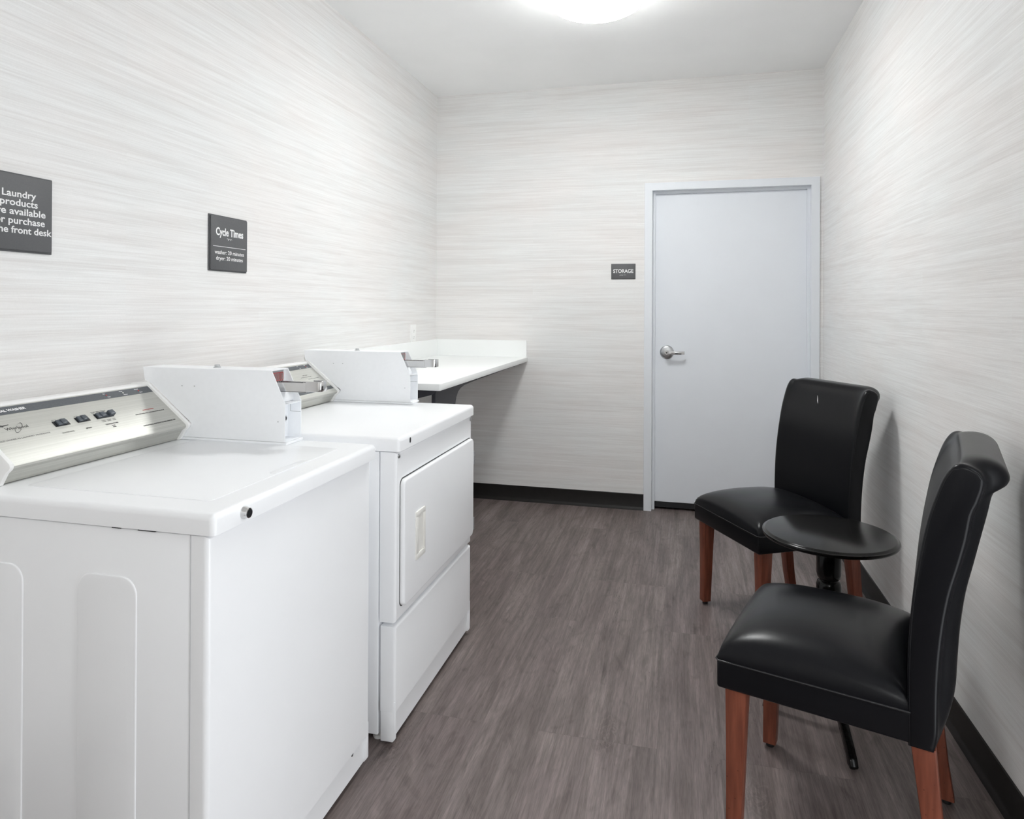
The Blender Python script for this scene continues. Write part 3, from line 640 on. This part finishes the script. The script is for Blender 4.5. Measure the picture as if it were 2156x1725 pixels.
for (ya, yb, kn) in ((0.222, 0.2625, ((0.2385, 0.2535, 0),)), (0.2835, 0.3215, ((0.2975, 0.3125, 0),)), (0.341, 0.395, ((0.3545, 0.3695, 0), (0.380, 0.397, 1)))):
    b = bmesh.new(); face_box(b, 0, ya, yb, 0.0735, 0.0915, 0, 0.0008); sl = obj('switch_recess', b, M['dark'], fa)
    for a, c, big in kn:
        b = bmesh.new(); face_box(b, 0, a-0.010, c-0.004, 0.0745, 0.0905, 0.0005, 0.0055 if not big else 0.002, 0.001)
        face_box(b, 0, a, c, 0.0745, 0.0905, 0.0008, 0.0085 if not big else 0.0105, 0.0022); obj('slider_knob', b, M['slate'], fa)
coin_box(t, 0, 0.599, 0.683, 9)

# ---- dryer: local y 0..0.735
DY, DW, DXF = -2.623, 0.735, 0.8512
t = thing('clothes_dryer', 'white coin operated front loading dryer behind the nearest machine', 'dryer', (0, DY, 0))
b = bmesh.new(); box(b, 0.066, 0.795, 0.0, DW, 0.026, 0.8695, 0.003, 2)
obj('cabinet', b, M['enamel'], t)
for xx, yy in ((0.782, 0.035), (0.782, DW-0.035), (0.10, 0.035), (0.10, DW-0.035)):
    b = bmesh.new(); lathe(b, [(0.015, 0), (0.017, 0.004), (0.017, 0.012), (0.008, 0.015), (0.008, 0.03), (0, 0.03)], (xx, yy, 0), (0, 0, 1), 18); obj('levelling_foot', b, M['plastic'], t)
b = bmesh.new(); box(b, 0.799, DXF, 0.0, DW+0.002, 0.3640, 0.8695, 0.010, 5, lambda p, q: p.x > 0.82 and q.x > 0.82)
fp = obj('front_panel', b, M['enamel'], t)
for yy, zz in ((0.016, 0.8565), (DW-0.014, 0.8565)):
    b = bmesh.new(); lathe(b, [(0.0075, 0), (0.0070, 0.002), (0.004, 0.0036), (0, 0.0040)], (DXF, yy, zz), (1, 0, 0), 18); obj('panel_screw', b, M['satin'], fp)
b = bmesh.new()                                     # lower access panel, toe strip set back
box(b, 0.803, DXF-0.001, 0.0, DW+0.002, 0.1000, 0.3520, 0.009, 5, lambda p, q: p.x > 0.82 and q.x > 0.82 and (p.z > 0.2 or q.z > 0.2))
for ya, yb in ((0.0006, 0.012), (DW-0.010, DW+0.0014)):
    prism(b, [(0.803, 0.13), (DXF-0.0015, 0.13), (DXF-0.0015, 0.020), (0.842, 0.0105), (0.803, 0.0105)], 'y', ya, yb, 0.002, 2)
lp = obj('lower_panel', b, M['enamel'], t)
b = bmesh.new(); box(b, 0.803, DXF-0.011, 0.0125, DW-0.0105, 0.0155, 0.1015, 0.002, 1); obj('toe_panel', b, M['enamel'], t)
b = bmesh.new(); box(b, 0.062, 0.862, -0.005, DW+0.005, 0.8725, 0.9130, 0.013, 5, lambda p, q: not (p.z < 0.9 and q.z < 0.9) and not (p.x < 0.1 and q.x < 0.1))
dk = obj('top_deck', b, M['enamel'], t)
b = bmesh.new(); prism(b, rrect(0.0715, 0.0835, 0.885, 0.9015, 0.0055, 6), 'x', 0.8612, 0.8623); obj('lock_hole', b, M['dark'], dk)
b = bmesh.new(); prism(b, rrect(0.0235, 0.7265, 0.3985, 0.7860, 0.022, 8), 'x', DXF-0.001, DXF+0.0006, 0.0005, 1, None, 'far'); obj('door_gasket', b, M['ink'], fp)
b = bmesh.new(); prism(b, rrect(0.0275, 0.7235, 0.4015, 0.7820, 0.020, 8), 'x', DXF, DXF+0.0150, 0.0055, 4, None, 'far')
dr = obj('door', b, M['enamel'], t)
# recessed pull
b = bmesh.new(); yo0, yo1, zo0, zo1 = 0.113, 0.190, 0.512, 0.662
xo = DXF+0.0150
def frame_ring(bm, o, i, x0, x1):
    for (ya, yb, za, zb) in ((o[0], o[1], i[3], o[3]), (o[0], o[1], o[2], i[2]), (o[0], i[0], i[2], i[3]), (i[1], o[1], i[2], i[3])):
        box(bm, x0, x1, ya, yb, za, zb, 0.0009, 2)
frame_ring(b, (yo0, yo1, zo0, zo1), (yo0+0.018, yo1-0.012, zo0+0.018, zo1-0.016), xo-0.001, xo+0.0042)
prism(b, [(yo0+0.018, zo0+0.018), (yo1-0.012, zo0+0.018), (yo1-0.012, zo1-0.016), (yo0+0.018, zo1-0.016)], 'x', xo-0.0005, xo+0.0010)
hd = obj('pull_handle', b, M['handle'], dr)
b = bmesh.new(); box(b, xo+0.0010, xo+0.0016, yo0+0.0185, yo0+0.034, zo0+0.020, zo1-0.019, 0.0004, 1); obj('finger_groove', b, M['handle'], dr)
for za, zb in ((0.677, 0.728), (0.418, 0.467)):
    b = bmesh.new(); box(b, DXF, DXF+0.0125, 0.7245, 0.7330, za, zb, 0.001, 1)
    for k in range(3): lathe(b, [(0.0042, 0), (0.0042, (zb-za)/3-0.001)], (DXF+0.0125, 0.7290, za+k*(zb-za)/3), (0, 0, 1), 12)
    obj('hinge', b, M['satin'], dr)
D = 0.021
fa = console(t, D, 0.075, 0.6545)
b = bmesh.new(); face_box(b, D, 0.0752, 0.6518, 0.0060, 0.0260, 0.0, 0.0004); face_box(b, D, 0.0752, 0.6518, 0.1390, 0.1560, 0.0, 0.0004); obj('title_band', b, M['band'], fa)
text(fa, M['white'], 'COMMERCIAL DRYER', FR, face_pt(D, 0.610, 0.1475, 0.0006), 0.100, 0.0058, 0.02, 1.0)
for yy, up, dn in ((0.566, 'Warm', 'Use'), (0.618, 'Cool', 'Down')):
    text(fa, M['white'], up, FR, face_pt(D, yy-0.004, 0.0100, 0.0006), 0.010, 0.0030, 0.02); text(fa, M['white'], dn, FR, face_pt(D, yy+0.004, 0.0215, 0.0006), 0.010, 0.0030, 0.02)
b = bmesh.new(); lathe(b, [(0.0021, 0), (0.0018, 0.0012), (0, 0.0016)], face_pt(D, 0.618, 0.0158, 0.0003), FR[0].cross(FR[1]), 12); obj('indicator_light', b, M['red'], fa)
text(fa, M['fade'], 'SAFETY WARNING', FR, face_pt(D, 0.553, 0.0620, 0.0002), 0.034, 0.0028, 0)
text(fa, M['fade'], 'DO NOT DRY ARTICLES CONTAINING', FR, face_pt(D, 0.550, 0.0720, 0.0002), 0.075, 0.0026, 0)
text(fa, M['fade'], 'FOAM RUBBER OR SIMILAR MATERIALS', FR, face_pt(D, 0.590, 0.0850, 0.0002), 0.080, 0.0026, 0)
coin_box(t, D, 0.666, 0.748, 1)

# ------------------------------------------------------------------ parsons chairs
def make_chair(label, loc, rz):
    """local +x is where the chair faces, +y its left; x = 0 is the front plane of the backrest"""
    t = thing('parsons_chair', label, 'chair', loc, rz, 'black leather parsons chairs by the right wall')
    HW, F = 0.240, 0.410
    b = bmesh.new(); box(b, -0.02, F, -HW+0.002, HW-0.002, 0.368, 0.437, 0.008, 3); sb = obj('seat_frame', b, M['leather'], t)
    # domed cushion
    b = bmesh.new(); n = 30; x0, x1 = -0.012, F+0.002; grid = []
    tm = bmesh.new()
    def edge_round(u): return 1-abs(u)**2.6
    for i in range(n+1):
        row = []
        for j in range(n+1):
            u = math.sin(PI/2*(2*i/n-1)); v = math.sin(PI/2*(2*j/n-1))
            h = max(0, edge_round(u))**0.55 * max(0, edge_round(v))**0.55
            side = max(abs(u), abs(v))
            z = 0.437 + 0.028*(max(0, 1-side**14))**0.5 + 0.060*h
            # rounded plan corners
            rx, ry = (x1-x0)/2, HW
            k = 1.0 - 0.018*(abs(u)**8)*(abs(v)**8)
            row.append(tm.verts.new(((x0+x1)/2+rx*u*k, ry*v*k, z)))
        grid.append(row)
    for i in range(n):
        for j in range(n): tm.faces.new((grid[i][j], grid[i+1][j], grid[i+1][j+1], grid[i][j+1]))
    per = [grid[i][0] for i in range(n+1)] + [grid[n][j] for j in range(1, n+1)] + [grid[i][n] for i in range(n-1, -1, -1)] + [grid[0][j] for j in range(n-1, 0, -1)]
    low = [tm.verts.new((v.co.x, v.co.y, 0.430)) for v in per]
    for k in range(len(per)):
        k2 = (k+1) % len(per); tm.faces.new((per[k], low[k], low[k2], per[k2]))
    tm.faces.new(low); bmesh.ops.recalc_face_normals(tm, faces=tm.faces); merge(b, tm)
    cu = obj('seat_cushion', b, M['leather'], t, 80)
    b = bmesh.new()
    tube(b, [(-0.005, -HW-0.0005, 0.437), (F-0.006, -HW-0.0005, 0.437), (F+0.002, -HW+0.008, 0.437), (F+0.002, HW-0.008, 0.437), (F-0.006, HW+0.0005, 0.437), (-0.005, HW+0.0005, 0.437)], 0.0022, 8)
    obj('piping', b, M['thread'], cu)
    # scroll-topped backrest: side profile (x, z)
    front = [(0.0, 0.362), (0.002, 0.45), (0.001, 0.56), (-0.004, 0.65), (-0.012, 0.72), (-0.021, 0.78), (-0.034, 0.85), (-0.049, 0.905), (-0.063, 0.945), (-0.078, 0.970)]
    chk = [(-0.092, 0.979), (-0.106, 0.978), (-0.119, 0.973), (-0.129, 0.966), (-0.135, 0.956), (-0.1365, 0.946), (-0.1355, 0.936), (-0.133, 0.924), (-0.129, 0.911), (-0.125, 0.898),
           (-0.116, 0.875), (-0.107, 0.82), (-0.093, 0.76), (-0.078, 0.70), (-0.067, 0.63), (-0.060, 0.56), (-0.057, 0.50), (-0.056, 0.45), (-0.055, 0.40), (-0.048, 0.362)]
    rol = [(-0.098, 0.983), (-0.118, 0.988), (-0.140, 0.988), (-0.159, 0.982), (-0.173, 0.971), (-0.180, 0.957), (-0.178, 0.944), (-0.169, 0.935), (-0.158, 0.929), (-0.150, 0.915),
           (-0.142, 0.875), (-0.130, 0.82), (-0.117, 0.76), (-0.104, 0.70), (-0.095, 0.63), (-0.090, 0.56), (-0.087, 0.50), (-0.079, 0.45), (-0.064, 0.40), (-0.050, 0.362)]
    frol = [(p[0]-0.016*max(0, (p[1]-0.80)/0.17)**1.5, p[1]-0.002*max(0, (p[1]-0.9)/0.07)) for p in front]
    def section(w_):                             # w_ = 0 at the cheeks, 1 in the scroll
        f = [(a[0]+(c[0]-a[0])*w_, a[1]+(c[1]-a[1])*w_) for a, c in zip(front, frol)]
        r = [(a[0]+(c[0]-a[0])*min(1, w_*1.6), a[1]+(c[1]-a[1])*min(1, w_*1.6)-0.004*math.sin(PI*min(1, w_*1.3))) for a, c in zip(chk, rol)]
        P = f + r; out = []
        for i in range(len(P)-1):              # Catmull-Rom through the section points
            a, b_, c, d = P[max(i-1, 0)], P[i], P[i+1], P[min(i+2, len(P)-1)]
            for k in range(3):
                t_ = k/3.0
                out.append(tuple(0.5*((2*b_[q]) + (-a[q]+c[q])*t_ + (2*a[q]-5*b_[q]+4*c[q]-d[q])*t_*t_ + (-a[q]+3*b_[q]-3*c[q]+d[q])*t_**3) for q in (0, 1)))
        return out + [P[-1]]
    pr = section(0)
    # skin across the width: full section inside, drawn in a little at both cheeks
    def inset(pr, d):
        n = len(pr); out = []
        for i in range(n):
            p0, p1, p2 = Vector(pr[i-1]), Vector(pr[i]), Vector(pr[(i+1) % n])
            e1, e2 = (p1-p0).normalized(), (p2-p1).normalized()
            nn = (Vector((e1.y, -e1.x)) + Vector((e2.y, -e2.x)))
            if nn.length < 1e-6: nn = Vector((e1.y, -e1.x))
            nn.normalize(); out.append((p1.x-nn.x*d, p1.y-nn.y*d))
        return out
    area2 = sum(pr[i][0]*pr[(i+1) % len(pr)][1]-pr[(i+1) % len(pr)][0]*pr[i][1] for i in range(len(pr)))
    sg = 1 if area2 > 0 else -1
    st = [(-HW, 0.010, 0), (-HW+0.0015, 0.005, 0), (-HW+0.005, 0.0015, 0), (-HW+0.010, 0.0, 0), (-HW+0.014, 0.0, 0.02), (-HW+0.018, 0.0, 0.09), (-HW+0.022, 0, 0.20), (-HW+0.027, 0, 0.34), (-HW+0.033, 0, 0.47), (-HW+0.041, 0, 0.58), (-HW+0.053, 0, 0.69), (-HW+0.07, 0, 0.79), (-HW+0.095, 0, 0.88), (-0.10, 0, 0.96), (-0.05, 0, 1.0), (0, 0, 1.0)]
    st += [(-y, d, w_) for y, d, w_ in reversed(st[:-1])]
    tm = bmesh.new(); rings = []
    for y, d, w_ in st:
        pp = inset(section(w_), d*sg); rings.append([tm.verts.new((p[0], y, p[1])) for p in pp])
    for a, c in zip(rings, rings[1:]):
        for k in range(len(pr)):
            k2 = (k+1) % len(pr); tm.faces.new((a[k], a[k2], c[k2], c[k]))
    tm.faces.new(rings[0]); tm.faces.new(rings[-1]); bmesh.ops.recalc_face_normals(tm, faces=tm.faces)
    b = bmesh.new(); merge(b, tm); bk = obj('backrest', b, M['leather'], t, 60)
    for s in (-1, 1):                                # stitched seams framing each side cheek
        b = bmesh.new(); ins = inset(pr, 0.0045*sg)
        tube(b, [(p[0], s*(HW-0.0006), p[1]) for p in ins[:28]] + [(-0.106, s*(HW-0.0006), 0.973), (-0.124, s*(HW-0.0006), 0.964), (-0.131, s*(HW-0.0006), 0.952)], 0.0004, 6)
        tube(b, [(-0.128, s*(HW-0.0004), 0.952), (-0.122, s*(HW-0.0004), 0.92), (-0.102, s*(HW-0.0004), 0.86), (-0.080, s*(HW-0.0004), 0.77), (-0.057, s*(HW-0.0004), 0.66), (-0.047, s*(HW-0.0004), 0.55), (-0.044, s*(HW-0.0004), 0.45), (-0.041, s*(HW-0.0004), 0.37)], 0.0004, 6)
        obj('seam', b, M['stitch'], bk)
    # legs
    def leg(x, y, xb, yb, wt, wb, zt):
        tm = bmesh.new(); R = []
        for z, w_ in ((0.014, wb), (0.10, wb+0.15*(wt-wb)), (0.25, wb+0.55*(wt-wb)), (zt, wt)):
            f = (z-0.014)/(zt-0.014); f = f**0.8
            cx, cy = xb+(x-xb)*f, yb+(y-yb)*f
            R.append([tm.verts.new((cx+sx*w_/2, cy+sy*w_/2, z)) for sx, sy in ((-1, -1), (1, -1), (1, 1), (-1, 1))])
        for a, c in zip(R, R[1:]):
            for k in range(4): tm.faces.new((a[k], a[(k+1) % 4], c[(k+1) % 4], c[k]))
        tm.faces.new(R[0]); tm.faces.new(R[-1]); bmesh.ops.recalc_face_normals(tm, faces=tm.faces)
        es = [e for e in tm.edges if abs(e.verts[0].co.z-e.verts[1].co.z) > 0.03]
        bmesh.ops.bevel(tm, geom=es, offset=0.003, segments=2, profile=0.5, affect='EDGES')
        b = bmesh.new(); merge(b, tm); lg = obj('leg', b, M['wood'], t)
        b = bmesh.new(); lathe(b, [(0.0105, 0), (0.012, 0.003), (0.011, 0.010), (0.006, 0.011), (0.006, 0.0145)], (xb, yb, 0), (0, 0, 1), 16); obj('glide', b, M['rubber'], lg)
    for s in (-1, 1):
        leg(0.366, s*(HW-0.036), 0.372, s*(HW-0.034), 0.050, 0.036, 0.369)
        leg(-0.028, s*(HW-0.030), -0.072, s*(HW-0.030), 0.046, 0.036, 0.366)
    return t
make_chair('black leather chair nearest the camera, seen from its side', (2.2185, -2.6477, 0), 2.8263)
fc = make_chair('black leather chair by the storage door, with a white scuff on its backrest', (2.1944, -1.3578, 0), 3.646)
bkr = [o for o in fc.children if o.name.startswith('backrest')][0]
b = bmesh.new(); tube(b, [(-0.0640, -0.030, 0.926), (-0.0600, -0.024, 0.915), (-0.0560, -0.019, 0.904), (-0.0520, -0.012, 0.895)], [0.0004, 0.0012, 0.0017, 0.0004], 6); obj('scuff', b, M['white'], bkr)

# ------------------------------------------------------------------ pedestal table
TX, TY, TZ, TR = 2.120, -2.168, 0.598, 0.199
t = thing('pedestal_table', 'small round black pedestal table between the two chairs', 'table', (TX, TY, 0))
b = bmesh.new(); lathe(b, [(0, TZ-0.020), (TR-0.014, TZ-0.020), (TR-0.004, TZ-0.017), (TR, TZ-0.011), (TR-0.001, TZ-0.006), (TR-0.007, TZ-0.0045), (TR-0.009, TZ-0.001), (TR-0.013, TZ), (0, TZ)], seg=96); obj('tabletop', b, M['tablewood'], t, 50)
b = bmesh.new()
lathe(b, [(0.0, 0.10), (0.018, 0.10), (0.026, 0.115), (0.031, 0.14), (0.031, 0.20), (0.027, 0.225), (0.025, 0.26), (0.028, 0.30), (0.034, 0.34), (0.037, 0.37), (0.037, 0.432), (0.034, 0.443), (0.029, 0.4485), (0.029, 0.4525), (0.034, 0.458), (0.0365, 0.470), (0.0365, 0.53), (0.034, 0.545), (0.034, 0.560), (0.060, 0.566), (0.060, TZ-0.021), (0, TZ-0.021)], seg=40)
obj('pedestal', b, M['tablewood'], t)
for ang, L in ((math.radians(171), 0.196), (math.radians(276), 0.238), (math.radians(48), 0.205)):
    pr = [(0.012, 0.205), (0.035, 0.200), (0.075, 0.172), (0.13, 0.105), (L-0.035, 0.052), (L-0.010, 0.030), (L, 0.012), (L-0.008, 0.003), (L-0.030, 0.003), (L-0.045, 0.022), (0.105, 0.080), (0.06, 0.128), (0.030, 0.140), (0.012, 0.142)]
    b = bmesh.new(); prism(b, pr, 'y', -0.011, 0.011, 0.003, 2, Matrix.Rotation(ang, 4, 'Z')); lg = obj('leg', b, M['tablewood'], t)
    b = bmesh.new(); lathe(b, [(0.009, 0), (0.009, 0.004), (0, 0.004)], ((L-0.02)*math.cos(ang), (L-0.02)*math.sin(ang), 0), (0, 0, 1), 12); obj('glide', b, M['rubber'], lg)
